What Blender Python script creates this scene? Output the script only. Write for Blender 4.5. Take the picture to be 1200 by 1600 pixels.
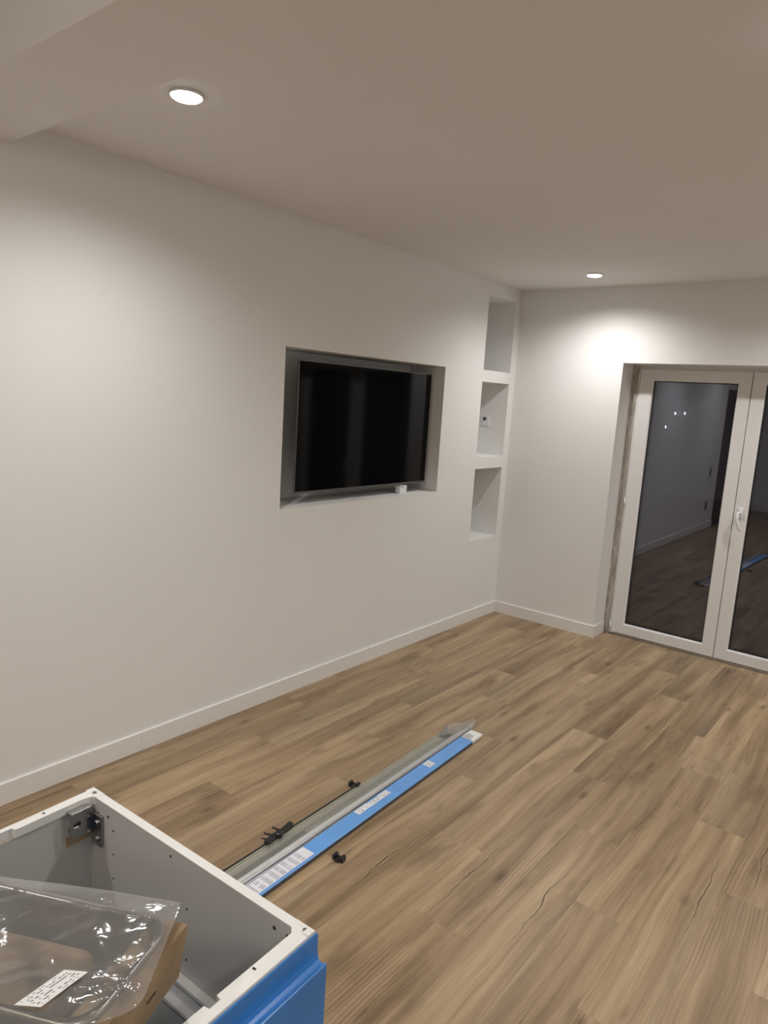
import bpy, bmesh, math, random
from mathutils import Matrix, Vector

random.seed(7)
S = bpy.context.scene
COL = S.collection
for o in list(bpy.data.objects):
    bpy.data.objects.remove(o)

# ------------------------------------------------------------------ camera
cam_d = bpy.data.cameras.new('camera')
cam = bpy.data.objects.new('camera', cam_d)
COL.objects.link(cam)
cam_d.sensor_fit = 'VERTICAL'
cam_d.sensor_height = 36.0
cam_d.lens = 1094.48 / 1600 * 36.0
cam_d.clip_start = 0.02
cr, cu, cf = (0.7787, 0.6243, 0.0623), (-0.1493, 0.0879, 0.9849), (-0.6094, 0.7762, -0.1617)
cam.matrix_world = Matrix(((cr[0], cu[0], -cf[0], 2.6469),
                           (cr[1], cu[1], -cf[1], -4.8895),
                           (cr[2], cu[2], -cf[2], 1.6499),
                           (0, 0, 0, 1)))
S.camera = cam

# ------------------------------------------------------------------ world (night) and exposure
W = bpy.data.worlds.new('night')
S.world = W
W.use_nodes = True
W.node_tree.nodes['Background'].inputs[0].default_value = (0.045, 0.045, 0.074, 1)
W.node_tree.nodes['Background'].inputs[1].default_value = 1.0
S.view_settings.view_transform = 'Standard'
S.view_settings.look = 'None'
S.view_settings.exposure = 0.0
S.view_settings.gamma = 1.0
S.view_settings.use_curve_mapping = False
S.cycles.max_bounces = 6
S.cycles.sample_clamp_indirect = 8.0
LAMP_W = 58.0                 # each recessed downlight
LAMP_COL = (1.0, 0.985, 0.965)
SPOT_DEG, SPOT_BLEND = 158, 0.9

# ------------------------------------------------------------------ dimensions
H, HK = 2.5, 2.6              # ceiling, kitchen ceiling
RX, FY = 4.4, -9.0            # right wall, front wall
BEAM0, BEAM1, BEAMZ = -4.022, -3.728, 2.42
DX0, DX1, DZ, DY = 0.829, 2.403, 1.985, 0.20   # balcony door opening

# ------------------------------------------------------------------ material helpers
def mat(name, col=(0.8, 0.8, 0.8), rough=0.5, metal=0.0, spec=0.5):
    m = bpy.data.materials.new(name)
    m.use_nodes = True
    b = m.node_tree.nodes['Principled BSDF']
    b.inputs['Base Color'].default_value = (*col, 1)
    b.inputs['Roughness'].default_value = rough
    b.inputs['Metallic'].default_value = metal
    b.inputs['Specular IOR Level'].default_value = spec
    return m

class G:
    """small node-graph helper"""
    def __init__(s, m):
        s.t = m.node_tree; s.b = s.t.nodes.get('Principled BSDF')
    def n(s, typ, **kw):
        nd = s.t.nodes.new(typ)
        for k, v in kw.items():
            if k.startswith('i_'):
                nd.inputs[k[2:].replace('_', ' ')].default_value = v
            else:
                setattr(nd, k, v)
        return nd
    def l(s, a, b): s.t.links.new(a, b)
    def math(s, op, a, b=None, clamp=False):
        nd = s.t.nodes.new('ShaderNodeMath'); nd.operation = op; nd.use_clamp = clamp
        for i, v in enumerate((a, b)):
            if v is None: continue
            if isinstance(v, (int, float)): nd.inputs[i].default_value = v
            else: s.l(v, nd.inputs[i])
        return nd.outputs[0]
    def ramp(s, fac, stops):
        nd = s.t.nodes.new('ShaderNodeValToRGB'); e = nd.color_ramp.elements
        while len(e) < len(stops): e.new(0.5)
        for i, (p, c) in enumerate(stops):
            e[i].position = p; e[i].color = (*c, 1) if len(c) == 3 else c
        s.l(fac, nd.inputs[0]); return nd.outputs[0]
    def mix(s, fac, a, b, mode='MIX'):
        nd = s.t.nodes.new('ShaderNodeMix'); nd.data_type = 'RGBA'; nd.blend_type = mode
        for sock, v in ((nd.inputs[0], fac), (nd.inputs[6], a), (nd.inputs[7], b)):
            if isinstance(v, (int, float)): sock.default_value = v
            elif isinstance(v, tuple): sock.default_value = (*v, 1)
            else: s.l(v, sock)
        return nd.outputs[2]
    def noise(s, vec, scale, detail=3, rough=0.5, dist=0.0):
        nd = s.n('ShaderNodeTexNoise'); nd.inputs['Scale'].default_value = scale
        nd.inputs['Detail'].default_value = detail; nd.inputs['Roughness'].default_value = rough
        nd.inputs['Distortion'].default_value = dist
        if vec is not None: s.l(vec, nd.inputs['Vector'])
        return nd.outputs['Fac']
    def mapping(s, vec, scale):
        nd = s.n('ShaderNodeMapping'); nd.inputs['Scale'].default_value = scale
        s.l(vec, nd.inputs['Vector']); return nd.outputs[0]
    def bump(s, h, strength, dist=0.001):
        nd = s.n('ShaderNodeBump'); nd.inputs['Strength'].default_value = strength
        nd.inputs['Distance'].default_value = dist
        s.l(h, nd.inputs['Height']); s.l(nd.outputs[0], s.b.inputs['Normal'])

def paint(name, col, rough=0.75):
    m = mat(name, col, rough, spec=0.3); g = G(m)
    c = g.n('ShaderNodeTexCoord').outputs['Object']
    f = g.noise(c, 1.7, 1)
    g.l(g.ramp(f, [(0.3, tuple(x * 0.985 for x in col)), (0.7, col)]), g.b.inputs['Base Color'])
    return m

M = {}
M['wall'] = paint('wall_paint', (0.83, 0.825, 0.81))
M['ceil'] = paint('ceiling_paint', (0.84, 0.825, 0.805))
M['trim'] = mat('white_lacquer', (0.83, 0.815, 0.79), 0.4)
M['pvc'] = mat('white_pvc', (0.80, 0.79, 0.78), 0.32)
M['bead'] = mat('white_pvc_bead', (0.84, 0.84, 0.84), 0.28)
M['rubber'] = mat('black_rubber', (0.012, 0.012, 0.012), 0.6)
M['black'] = mat('black_plastic', (0.012, 0.012, 0.013), 0.35)
M['screen'] = mat('black_screen_glass', (0.001, 0.001, 0.0014), 0.07, spec=0.18)
M['bezel'] = mat('dark_silver_bezel', (0.20, 0.195, 0.19), 0.35, 0.8)
M['tvback'] = mat('grey_black_housing', (0.03, 0.03, 0.032), 0.5)
M['whiteplastic'] = mat('white_plastic', (0.82, 0.82, 0.84), 0.35)
M['steel'] = mat('galvanised_steel', (0.42, 0.41, 0.40), 0.3, 1.0)
M['hole'] = mat('raw_hole_brown', (0.05, 0.03, 0.02), 0.9)
M['slot'] = mat('dark_slot', (0.03, 0.03, 0.03), 0.8)
M['socket'] = mat('grey_socket_plate', (0.30, 0.29, 0.28), 0.4)
M['edge'] = mat('shaded_side_grey', (0.07, 0.08, 0.10), 0.5)  # shade on the board's side, put into the colour
M['subfloor'] = mat('dark_underlay', (0.05, 0.04, 0.03), 0.9)
M['darkdoor'] = mat('dark_brown_door', (0.10, 0.055, 0.03), 0.45)
M['silver'] = mat('brushed_aluminium', (0.62, 0.62, 0.62), 0.35, 1.0)

# foam / plaster joint beside the door frame
m = mat('grey_beige_joint_filler', (0.4, 0.35, 0.3), 0.9); g = G(m)
c = g.n('ShaderNodeTexCoord').outputs['Object']
f = g.noise(g.mapping(c, (60, 60, 14)), 1.0, 5, 0.7)
g.l(g.ramp(f, [(0.3, (0.30, 0.265, 0.225)), (0.5, (0.46, 0.42, 0.37)), (0.7, (0.70, 0.67, 0.63))]), g.b.inputs['Base Color'])
g.bump(f, 0.6, 0.004)
M['joint'] = m

# melamine cabinet board
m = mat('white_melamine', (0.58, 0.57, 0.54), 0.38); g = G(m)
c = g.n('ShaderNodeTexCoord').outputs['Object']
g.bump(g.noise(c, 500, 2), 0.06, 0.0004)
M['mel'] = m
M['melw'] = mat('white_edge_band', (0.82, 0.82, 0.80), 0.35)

# blue protective film
def bluefilm(name, col):
    m = mat(name, col, 0.28); g = G(m)
    c = g.n('ShaderNodeTexCoord').outputs['Object']
    f = g.noise(c, 9, 3)
    g.l(g.ramp(f, [(0.3, tuple(x * 0.93 for x in col)), (0.7, tuple(min(1, x * 1.05) for x in col))]), g.b.inputs['Base Color'])
    g.bump(g.noise(c, 40, 2), 0.08, 0.001)
    return m
M['blue'] = bluefilm('blue_protective_film', (0.04, 0.22, 0.62))
M['blue2'] = bluefilm('light_blue_film', (0.15, 0.37, 0.78))

# cardboard
m = mat('cardboard', (0.42, 0.29, 0.17), 0.85, spec=0.2); g = G(m)
c = g.n('ShaderNodeTexCoord').outputs['Object']
f = g.noise(c, 14, 4)
g.l(g.ramp(f, [(0.3, (0.29, 0.205, 0.122)), (0.7, (0.39, 0.285, 0.178))]), g.b.inputs['Base Color'])
w = g.n('ShaderNodeTexWave'); w.inputs['Scale'].default_value = 90; w.inputs['Distortion'].default_value = 0.4
g.l(c, w.inputs['Vector'])
g.bump(w.outputs['Fac'], 0.12, 0.0006)
M['card'] = m
M['chip'] = mat('raw_chipboard', (0.48, 0.33, 0.20), 0.9)

# stainless steel sink
m = mat('stainless_steel', (0.30, 0.285, 0.27), 0.30, 1.0); g = G(m)
c = g.n('ShaderNodeTexCoord').outputs['Object']
g.bump(g.noise(g.mapping(c, (30, 400, 30)), 1.0, 2), 0.15, 0.0005)
M['sink'] = m

# paper labels (flat print: rows of small dark marks)
def label_mat(name, scale, dens, base=(0.82, 0.82, 0.83), ink=(0.12, 0.12, 0.13), rowfill=0.5):
    m = mat(name, base, 0.5); g = G(m)
    c = g.n('ShaderNodeTexCoord').outputs['UV']
    sx = g.n('ShaderNodeSeparateXYZ'); g.l(c, sx.inputs[0])
    rows = g.math('FRACT', g.math('MULTIPLY', sx.outputs['Y'], scale[1]))
    rowmask = g.math('LESS_THAN', g.math('ABSOLUTE', g.math('SUBTRACT', rows, 0.5)), rowfill * 0.5)
    f = g.noise(g.mapping(c, (scale[0], scale[1] * 0.7, 1)), 1.0, 0)
    tm = g.math('GREATER_THAN', f, dens)
    edge = g.math('MULTIPLY', g.math('LESS_THAN', g.math('ABSOLUTE', g.math('SUBTRACT', sx.outputs['X'], 0.5)), 0.44),
                  g.math('LESS_THAN', g.math('ABSOLUTE', g.math('SUBTRACT', sx.outputs['Y'], 0.5)), 0.42))
    g.l(g.mix(g.math('MULTIPLY', g.math('MULTIPLY', rowmask, tm), edge), base, ink), g.b.inputs['Base Color'])
    return m
M['label'] = label_mat('printed_label', (16, 6), 0.52, ink=(0.25, 0.25, 0.26))
M['label2'] = label_mat('printed_barcode_label', (5, 14), 0.5)
M['sheet'] = label_mat('printed_sheet', (22, 11), 0.40, base=(0.78, 0.78, 0.83), ink=(0.50, 0.50, 0.57), rowfill=0.6)

# clear plastic film: fresnel reflection over transparency, plus a little milky scatter
def film(name, haze, bump_scale, bump_str, tint=(1, 1, 1), rough=0.08):
    m = bpy.data.materials.new(name); m.use_nodes = True
    t = m.node_tree; t.nodes.clear(); g = G(m)
    out = g.n('ShaderNodeOutputMaterial')
    tr = g.n('ShaderNodeBsdfTransparent'); tr.inputs[0].default_value = (*tint, 1)
    gl = g.n('ShaderNodeBsdfGlossy'); gl.inputs['Roughness'].default_value = rough
    df = g.n('ShaderNodeBsdfDiffuse'); df.inputs[0].default_value = (0.75, 0.75, 0.75, 1)
    c = g.n('ShaderNodeTexCoord').outputs['Object']
    bp = g.n('ShaderNodeBump'); bp.inputs['Strength'].default_value = bump_str; bp.inputs['Distance'].default_value = 0.004
    g.l(g.noise(c, bump_scale, 3, 0.55, 1.2), bp.inputs['Height'])
    fr = g.n('ShaderNodeFresnel'); fr.inputs['IOR'].default_value = 1.5
    for nd in (gl, df, fr): g.l(bp.outputs[0], nd.inputs['Normal'])
    m1 = g.n('ShaderNodeMixShader'); m1.inputs[0].default_value = haze
    g.l(tr.outputs[0], m1.inputs[1]); g.l(df.outputs[0], m1.inputs[2])
    m2 = g.n('ShaderNodeMixShader')
    g.l(g.math('MULTIPLY', fr.outputs[0], 1.4, True), m2.inputs[0])
    g.l(m1.outputs[0], m2.inputs[1]); g.l(gl.outputs[0], m2.inputs[2])
    g.l(m2.outputs[0], out.inputs[0])
    return m
M['film'] = film('clear_plastic_film', 0.17, 13, 1.0, rough=0.10)
M['sleeve'] = film('milky_plastic_sleeve', 0.17, 30, 0.6)

# window glass: fresnel mix of mirror and transparency (double glazing reflects twice)
m = bpy.data.materials.new('window_glass'); m.use_nodes = True
t = m.node_tree; t.nodes.clear(); g = G(m)
out = g.n('ShaderNodeOutputMaterial')
tr = g.n('ShaderNodeBsdfTransparent'); tr.inputs[0].default_value = (0.86, 0.88, 0.90, 1)
gl = g.n('ShaderNodeBsdfGlossy'); gl.inputs['Roughness'].default_value = 0.0; gl.inputs['Color'].default_value = (0.90, 0.90, 1.0, 1)
lw_ = g.n('ShaderNodeLayerWeight'); lw_.inputs['Blend'].default_value = 0.5
F0 = 0.075          # low-e coated pane, per surface
fr = g.math('ADD', F0, g.math('MULTIPLY', g.math('POWER', lw_.outputs['Facing'], 5.0), 1 - F0))
mx = g.n('ShaderNodeMixShader')
g.l(fr, mx.inputs[0]); g.l(tr.outputs[0], mx.inputs[1]); g.l(gl.outputs[0], mx.inputs[2])
g.l(mx.outputs[0], out.inputs[0])
M['glass'] = m

def emis(name, col, s):
    m = bpy.data.materials.new(name); m.use_nodes = True
    b = m.node_tree.nodes['Principled BSDF']
    b.inputs['Base Color'].default_value = (*col, 1)
    b.inputs['Emission Color'].default_value = (*col, 1)
    b.inputs['Emission Strength'].default_value = s
    m.cycles.emission_sampling = 'NONE'      # the lamp objects inside carry the light
    return m
M['lens'] = emis('lit_lamp_lens', (1, 0.98, 0.95), 12)
M['dome'] = emis('lit_fill_dome', (1, 0.93, 0.84), 4)  # glow of the added fill lamp behind the camera
M['farlamp'] = emis('lit_far_lamp', (1, 0.96, 0.92), 3.0)

# oak-look plank: the grain runs along local Y, each plank takes its own cut of the pattern
m = mat('oak_plank', (0.4, 0.3, 0.2), 0.42, spec=0.35); g = G(m)
tc = g.n('ShaderNodeTexCoord').outputs['Object']
oi = g.n('ShaderNodeObjectInfo')
rnd = oi.outputs['Random']
cmb = g.n('ShaderNodeCombineXYZ')
g.l(g.math('MULTIPLY', rnd, 37.0), cmb.inputs[0]); g.l(g.math('MULTIPLY', rnd, 91.0), cmb.inputs[1]); g.l(g.math('MULTIPLY', rnd, 53.0), cmb.inputs[2])
va = g.n('ShaderNodeVectorMath'); va.operation = 'ADD'
g.l(tc, va.inputs[0]); g.l(cmb.outputs[0], va.inputs[1])
v = va.outputs[0]
# gentle sideways wander of the fibres
wob = g.noise(g.mapping(v, (2.2, 1.1, 1)), 1.0, 2)
wv = g.n('ShaderNodeCombineXYZ'); g.l(g.math('MULTIPLY', g.math('SUBTRACT', wob, 0.5), 0.075), wv.inputs[0])
vb = g.n('ShaderNodeVectorMath'); vb.operation = 'ADD'; g.l(v, vb.inputs[0]); g.l(wv.outputs[0], vb.inputs[1])
v2 = vb.outputs[0]
broad = g.noise(g.mapping(v2, (15, 0.85, 1)), 1.0, 1, 0.5)
mid = g.noise(g.mapping(v2, (46, 1.5, 1)), 1.0, 3, 0.55)
fine = g.noise(g.mapping(v2, (190, 4.5, 1)), 1.0, 1, 0.5)
col = g.ramp(broad, [(0.28, (0.160, 0.104, 0.058)), (0.41, (0.255, 0.177, 0.103)), (0.54, (0.360, 0.260, 0.160)), (0.68, (0.470, 0.352, 0.226))])
col = g.mix(0.34, col, g.ramp(mid, [(0.3, (0.155, 0.098, 0.056)), (0.52, (0.32, 0.225, 0.14)), (0.75, (0.46, 0.345, 0.23))]))
col = g.mix(0.13, col, g.ramp(fine, [(0.35, (0.12, 0.075, 0.045)), (0.6, (0.45, 0.34, 0.23))]))
# dark clouds where the figure is dense
cloud = g.ramp(g.noise(g.mapping(v2, (9, 2.4, 1)), 1.0, 3, 0.6), [(0.56, (0, 0, 0)), (0.72, (1, 1, 1))])
col = g.mix(g.math('MULTIPLY', cloud, 0.62), col, (0.140, 0.092, 0.054))
# short sharp pores and streaks, denser inside the clouds
stv = g.ramp(g.noise(g.mapping(v2, (95, 3.4, 1)), 1.0, 2, 0.6), [(0.57, (0, 0, 0)), (0.66, (1, 1, 1))])
stm = g.math('MULTIPLY', stv, g.math('ADD', 0.13, g.math('MULTIPLY', cloud, 0.42)))
col = g.mix(stm, col, (0.085, 0.050, 0.027))
# growth rings (cathedral figure), only in some patches
wvt = g.n('ShaderNodeTexWave'); wvt.wave_type = 'RINGS'; wvt.rings_direction = 'Z'
wvt.inputs['Scale'].default_value = 1.0; wvt.inputs['Distortion'].default_value = 3.2; wvt.inputs['Detail'].default_value = 1.0
wvt.inputs['Detail Scale'].default_value = 1.0
g.l(g.mapping(v2, (26, 2.0, 1)), wvt.inputs['Vector'])
rmask = g.ramp(g.noise(g.mapping(v, (5, 1.3, 1)), 1.0, 1), [(0.56, (0, 0, 0)), (0.68, (1, 1, 1))])
ringd = g.math('MULTIPLY', g.math('POWER', wvt.outputs['Fac'], 3.0), g.math('MULTIPLY', rmask, 0.5))
col = g.mix(ringd, col, (0.12, 0.072, 0.04))
# greyish casts
cast = g.noise(g.mapping(v, (4, 0.8, 1)), 1.0, 1)
col = g.mix(g.math('MULTIPLY', g.ramp(cast, [(0.52, (0, 0, 0)), (0.72, (1, 1, 1))]), 0.30), col, (0.235, 0.195, 0.140))
# knots
vo = g.n('ShaderNodeTexVoronoi'); vo.inputs['Scale'].default_value = 1.0
g.l(g.mapping(v2, (9.0, 3.4, 1)), vo.inputs['Vector'])
kn = g.ramp(vo.outputs['Distance'], [(0.03, (1, 1, 1)), (0.19, (0, 0, 0))])
csep = g.n('ShaderNodeSeparateColor'); g.l(vo.outputs['Color'], csep.inputs[0])
knm = g.math('MULTIPLY', kn, g.math('MULTIPLY', g.math('GREATER_THAN', csep.outputs[0], 0.66), 0.72))
col = g.mix(knm, col, (0.075, 0.045, 0.024))
# splits: single thin dark lines that wander along the grain, at most one per plank
sx_ = g.n('ShaderNodeSeparateXYZ'); g.l(tc, sx_.inputs[0])
r2 = g.math('FRACT', g.math('MULTIPLY', rnd, 7.77)); r3 = g.math('FRACT', g.math('MULTIPLY', rnd, 23.1)); r4 = g.math('FRACT', g.math('MULTIPLY', rnd, 3.31))
lx = g.math('MULTIPLY', g.math('SUBTRACT', r2, 0.5), 0.12)
sway = g.math('MULTIPLY', g.math('SUBTRACT', g.noise(g.mapping(v, (0.0, 3.2, 0.0)), 1.0, 3, 0.55), 0.5), 0.085)
jag = g.math('MULTIPLY', g.math('SUBTRACT', g.noise(g.mapping(v, (0.0, 45.0, 0.0)), 1.0, 2), 0.5), 0.003)
dxl = g.math('ABSOLUTE', g.math('SUBTRACT', sx_.outputs[0], g.math('ADD', g.math('ADD', lx, sway), jag)))
yc = g.math('MULTIPLY', g.math('SUBTRACT', r3, 0.5), 0.7)
tl = g.math('SUBTRACT', 1.0, g.math('DIVIDE', g.math('ABSOLUTE', g.math('SUBTRACT', sx_.outputs[1], yc)), 0.34), True)
wid = g.math('MULTIPLY', g.math('MULTIPLY', tl, g.noise(g.mapping(v, (1.0, 25.0, 1.0)), 1.0, 2)), 0.0052)
cl = g.math('SUBTRACT', 1.0, g.math('DIVIDE', dxl, g.math('ADD', wid, 0.00001)), True)
crack = g.math('MULTIPLY', g.math('MULTIPLY', g.math('MULTIPLY', cl, 2.5, True), g.math('GREATER_THAN', r4, 0.40)), 0.85)
halo = g.math('MULTIPLY', g.math('SUBTRACT', 1.0, g.math('DIVIDE', dxl, 0.016), True), g.math('MULTIPLY', tl, 0.45))
col = g.mix(g.math('MULTIPLY', halo, g.math('GREATER_THAN', r4, 0.40)), col, (0.44, 0.33, 0.215))
col = g.mix(crack, col, (0.050, 0.028, 0.016))
# whole-plank tone
tone = g.math('ADD', 0.96, g.math('MULTIPLY', g.math('FRACT', g.math('MULTIPLY', rnd, 17.3)), 0.22))
tn = g.n('ShaderNodeCombineColor')
for i, kf in enumerate((1.0, 0.985, 0.935)): g.l(g.math('MULTIPLY', tone, kf), tn.inputs[i])
col = g.mix(1.0, col, tn.outputs[0], 'MULTIPLY')
g.l(col, g.b.inputs['Base Color'])
M['oak'] = m
# terrace tile, ground
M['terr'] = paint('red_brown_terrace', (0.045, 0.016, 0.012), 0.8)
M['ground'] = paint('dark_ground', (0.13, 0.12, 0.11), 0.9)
M['render'] = paint('garden_wall_render', (0.35, 0.34, 0.33), 0.9)

# ------------------------------------------------------------------ geometry helpers
def link(name, me, parent=None, material=None, smooth=False):
    o = bpy.data.objects.new(name, me)
    COL.objects.link(o)
    if material is not None: me.materials.append(material)
    if smooth:
        for p in me.polygons: p.use_smooth = True
    if parent is not None: o.parent = parent
    return o

def frm(name, verts, faces, material, parent=None, smooth=False):
    me = bpy.data.meshes.new(name)
    me.from_pydata(verts, [], faces); me.update()
    bm = bmesh.new(); bm.from_mesh(me); bmesh.ops.recalc_face_normals(bm, faces=bm.faces); bm.to_mesh(me); bm.free()
    return link(name, me, parent, material, smooth)

def bmo(name, bm, material, parent=None, smooth=False):
    bmesh.ops.recalc_face_normals(bm, faces=bm.faces)
    me = bpy.data.meshes.new(name); bm.to_mesh(me); bm.free()
    return link(name, me, parent, material, smooth)

def addbox(bm, a, b, bev=0.0, seg=1):
    x0, y0, z0 = a; x1, y1, z1 = b
    vs = [bm.verts.new(p) for p in ((x0, y0, z0), (x1, y0, z0), (x1, y1, z0), (x0, y1, z0), (x0, y0, z1), (x1, y0, z1), (x1, y1, z1), (x0, y1, z1))]
    fs = [bm.faces.new([vs[i] for i in f]) for f in ((3, 2, 1, 0), (4, 5, 6, 7), (0, 1, 5, 4), (1, 2, 6, 5), (2, 3, 7, 6), (3, 0, 4, 7))]
    if bev > 0:
        es = list({e for f in fs for e in f.edges})
        bmesh.ops.bevel(bm, geom=es, offset=bev, segments=seg, affect='EDGES', profile=0.5)

def box(name, a, b, material, parent=None, bev=0.0, seg=1):
    bm = bmesh.new(); addbox(bm, a, b, bev, seg)
    return bmo(name, bm, material, parent)

def extrude(name, poly, axis, t0, t1, material, parent=None, smooth=False):
    """polygon in the two other axes (cyclic order), extruded along axis"""
    n = len(poly)
    def pt(p, t):
        if axis == 0: return (t, p[0], p[1])
        if axis == 1: return (p[0], t, p[1])
        return (p[0], p[1], t)
    vs = [pt(p, t0) for p in poly] + [pt(p, t1) for p in poly]
    fs = [tuple(range(n))[::-1], tuple(range(n, 2 * n))] + [(i, (i + 1) % n, n + (i + 1) % n, n + i) for i in range(n)]
    return frm(name, vs, fs, material, parent, smooth)

def lathe(name, prof, n, material, parent=None, smooth=True, close=False):
    """profile of (radius, z); radius 0 makes a pole"""
    vs, rings = [], []
    for r, z in prof:
        if r < 1e-6:
            rings.append([len(vs)]); vs.append((0, 0, z))
        else:
            rings.append([len(vs) + i for i in range(n)])
            vs += [(r * math.cos(2 * math.pi * i / n), r * math.sin(2 * math.pi * i / n), z) for i in range(n)]
    fs = []
    pairs = list(zip(rings, rings[1:])) + ([(rings[-1], rings[0])] if close else [])
    for A, B in pairs:
        for i in range(n):
            j = (i + 1) % n
            if len(A) == 1 and len(B) == 1: continue
            if len(A) == 1: fs.append((A[0], B[i], B[j]))
            elif len(B) == 1: fs.append((A[i], B[0], A[j]))
            else: fs.append((A[i], B[i], B[j], A[j]))
    return frm(name, vs, fs, material, parent, smooth)

def tube(name, pts, rad, material, parent=None, n=10, cap=True):
    rads = rad if isinstance(rad, (list, tuple)) else [rad] * len(pts)
    P = [Vector(p) for p in pts]; vs = []; fs = []
    up = Vector((0, 0, 1))
    for k, p in enumerate(P):
        d = (P[min(k + 1, len(P) - 1)] - P[max(k - 1, 0)]).normalized()
        u = up if abs(d.dot(up)) < 0.95 else Vector((1, 0, 0))
        a = d.cross(u).normalized(); b = a.cross(d)
        for i in range(n):
            t = 2 * math.pi * i / n
            vs.append(p + rads[k] * (math.cos(t) * a + math.sin(t) * b))
    for k in range(len(P) - 1):
        for i in range(n):
            j = (i + 1) % n
            fs.append((k * n + i, k * n + j, (k + 1) * n + j, (k + 1) * n + i))
    if cap:
        fs.append(tuple(range(n))[::-1]); fs.append(tuple(range((len(P) - 1) * n, len(P) * n)))
    return frm(name, [tuple(v) for v in vs], fs, material, parent, True)

def voxel(name, xs, ys, zs, solid, material):
    """solid cells of a rectilinear grid, only the boundary faces, shared vertices"""
    nx, ny, nz = len(xs) - 1, len(ys) - 1, len(zs) - 1
    sol = {}
    for i in range(nx):
        for j in range(ny):
            for k in range(nz):
                if solid((xs[i] + xs[i + 1]) / 2, (ys[j] + ys[j + 1]) / 2, (zs[k] + zs[k + 1]) / 2): sol[(i, j, k)] = 1
    idx, vs, fs = {}, [], []
    def V(i, j, k):
        if (i, j, k) not in idx:
            idx[(i, j, k)] = len(vs); vs.append((xs[i], ys[j], zs[k]))
        return idx[(i, j, k)]
    for (i, j, k) in sol:
        for d, q in (((-1, 0, 0), ((0, 0, 0), (0, 0, 1), (0, 1, 1), (0, 1, 0))), ((1, 0, 0), ((1, 0, 0), (1, 1, 0), (1, 1, 1), (1, 0, 1))),
                     ((0, -1, 0), ((0, 0, 0), (1, 0, 0), (1, 0, 1), (0, 0, 1))), ((0, 1, 0), ((0, 1, 0), (0, 1, 1), (1, 1, 1), (1, 1, 0))),
                     ((0, 0, -1), ((0, 0, 0), (0, 1, 0), (1, 1, 0), (1, 0, 0))), ((0, 0, 1), ((0, 0, 1), (1, 0, 1), (1, 1, 1), (0, 1, 1)))):
            if (i + d[0], j + d[1], k + d[2]) not in sol:
                fs.append(tuple(V(i + a, j + b, k + c) for a, b, c in q))
    me = bpy.data.meshes.new(name); me.from_pydata(vs, [], fs); me.update()
    return link(name, me, None, material)

def empty(name, loc=(0, 0, 0), rz=0.0, parent=None):
    o = bpy.data.objects.new(name, None); COL.objects.link(o)
    o.location = loc; o.rotation_euler = (0, 0, rz); o.empty_display_size = 0.05
    if parent is not None: o.parent = parent
    return o

def tag(o, label, cat, group=None):
    o['label'] = label; o['category'] = cat
    if group: o['group'] = group
    return o

def struct(o, label=None):
    o['kind'] = 'structure'
    if label: o['label'] = label
    return o

# ================================================================== THE ROOM
TV = (-2.398, -0.957, 1.037, 1.871, 0.29)          # television recess y0 y1 z0 z1 depth
NI = [(-0.474, -0.081, a, b, 0.30) for a, b in ((1.887, 2.404), (1.258, 1.804), (0.631, 1.172))]
D2 = (-7.15, -6.27, 0.0, 2.03)                      # dark door further down the left wall
def left_solid(x, y, z):
    for (y0, y1, z0, z1, d) in [TV] + NI:
        if y0 < y < y1 and z0 < z < z1 and x > -d: return False
    if D2[0] < y < D2[1] and D2[2] < z < D2[3] and x > -0.08: return False
    return True
ys = sorted({FY, 0.0} | {q for t in [TV] + NI for q in t[:2]} | {D2[0], D2[1]})
zs = sorted({0.0, H, HK} | {q for t in [TV] + NI for q in t[2:4]} | {D2[3]})
struct(voxel('wall_left', [-0.36, -0.30, -0.29, -0.08, 0.0], ys, zs, left_solid, M['wall']), 'white painted wall with television recess and three niches')

def back_solid(x, y, z): return not (DX0 < x < DX1 and z < DZ)
struct(voxel('wall_back', [-0.36, DX0, DX1, RX + 0.2], [0.0, 0.34], [-0.1, DZ, HK], back_solid, M['wall']), 'white painted wall around the glazed double door')
struct(box('wall_right', (RX, FY, 0), (RX + 0.2, 0, HK), M['wall']))
struct(box('wall_front', (-0.36, FY - 0.2, 0), (RX + 0.2, FY, HK), M['wall']))
ceil = struct(box('ceiling', (0, BEAM1 - 0.1, H), (RX, 0, H + 0.15), M['ceil']))
kc = struct(box('ceiling', (0, FY, HK), (RX, BEAM0 + 0.1, HK + 0.15), M['ceil']))
struct(box('trim_1', (0, BEAM0, BEAMZ), (RX, BEAM1, HK + 0.15), M['ceil'], None, 0.002), 'dropped ceiling beam crossing the room')

# floor: planks laid along the room, third-bond stagger
floor = struct(box('floor', (-0.05, FY, -0.05), (RX + 0.05, DY, -0.008), M['subfloor']), 'oak-look plank floor')
PW, PL, X0 = 0.1835, 1.228, 1.7115
def plank_mesh(w, l):
    bm = bmesh.new()
    c, g_ = 0.0004, 0.0001
    w2, l2 = w / 2 - g_, l / 2 - g_
    lo = [bm.verts.new((sx * w2, sy * l2, -0.008)) for sx, sy in ((-1, -1), (1, -1), (1, 1), (-1, 1))]
    mi = [bm.verts.new((sx * w2, sy * l2, -c)) for sx, sy in ((-1, -1), (1, -1), (1, 1), (-1, 1))]
    hi = [bm.verts.new((sx * (w2 - c), sy * (l2 - c), 0)) for sx, sy in ((-1, -1), (1, -1), (1, 1), (-1, 1))]
    bm.faces.new(hi)
    for i in range(4):
        j = (i + 1) % 4
        bm.faces.new((lo[i], lo[j], mi[j], mi[i])); bm.faces.new((mi[i], mi[j], hi[j], hi[i]))
    me = bpy.data.meshes.new('plank'); bm.to_mesh(me); bm.free(); me.materials.append(M['oak'])
    return me
meshes = {}
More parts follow.
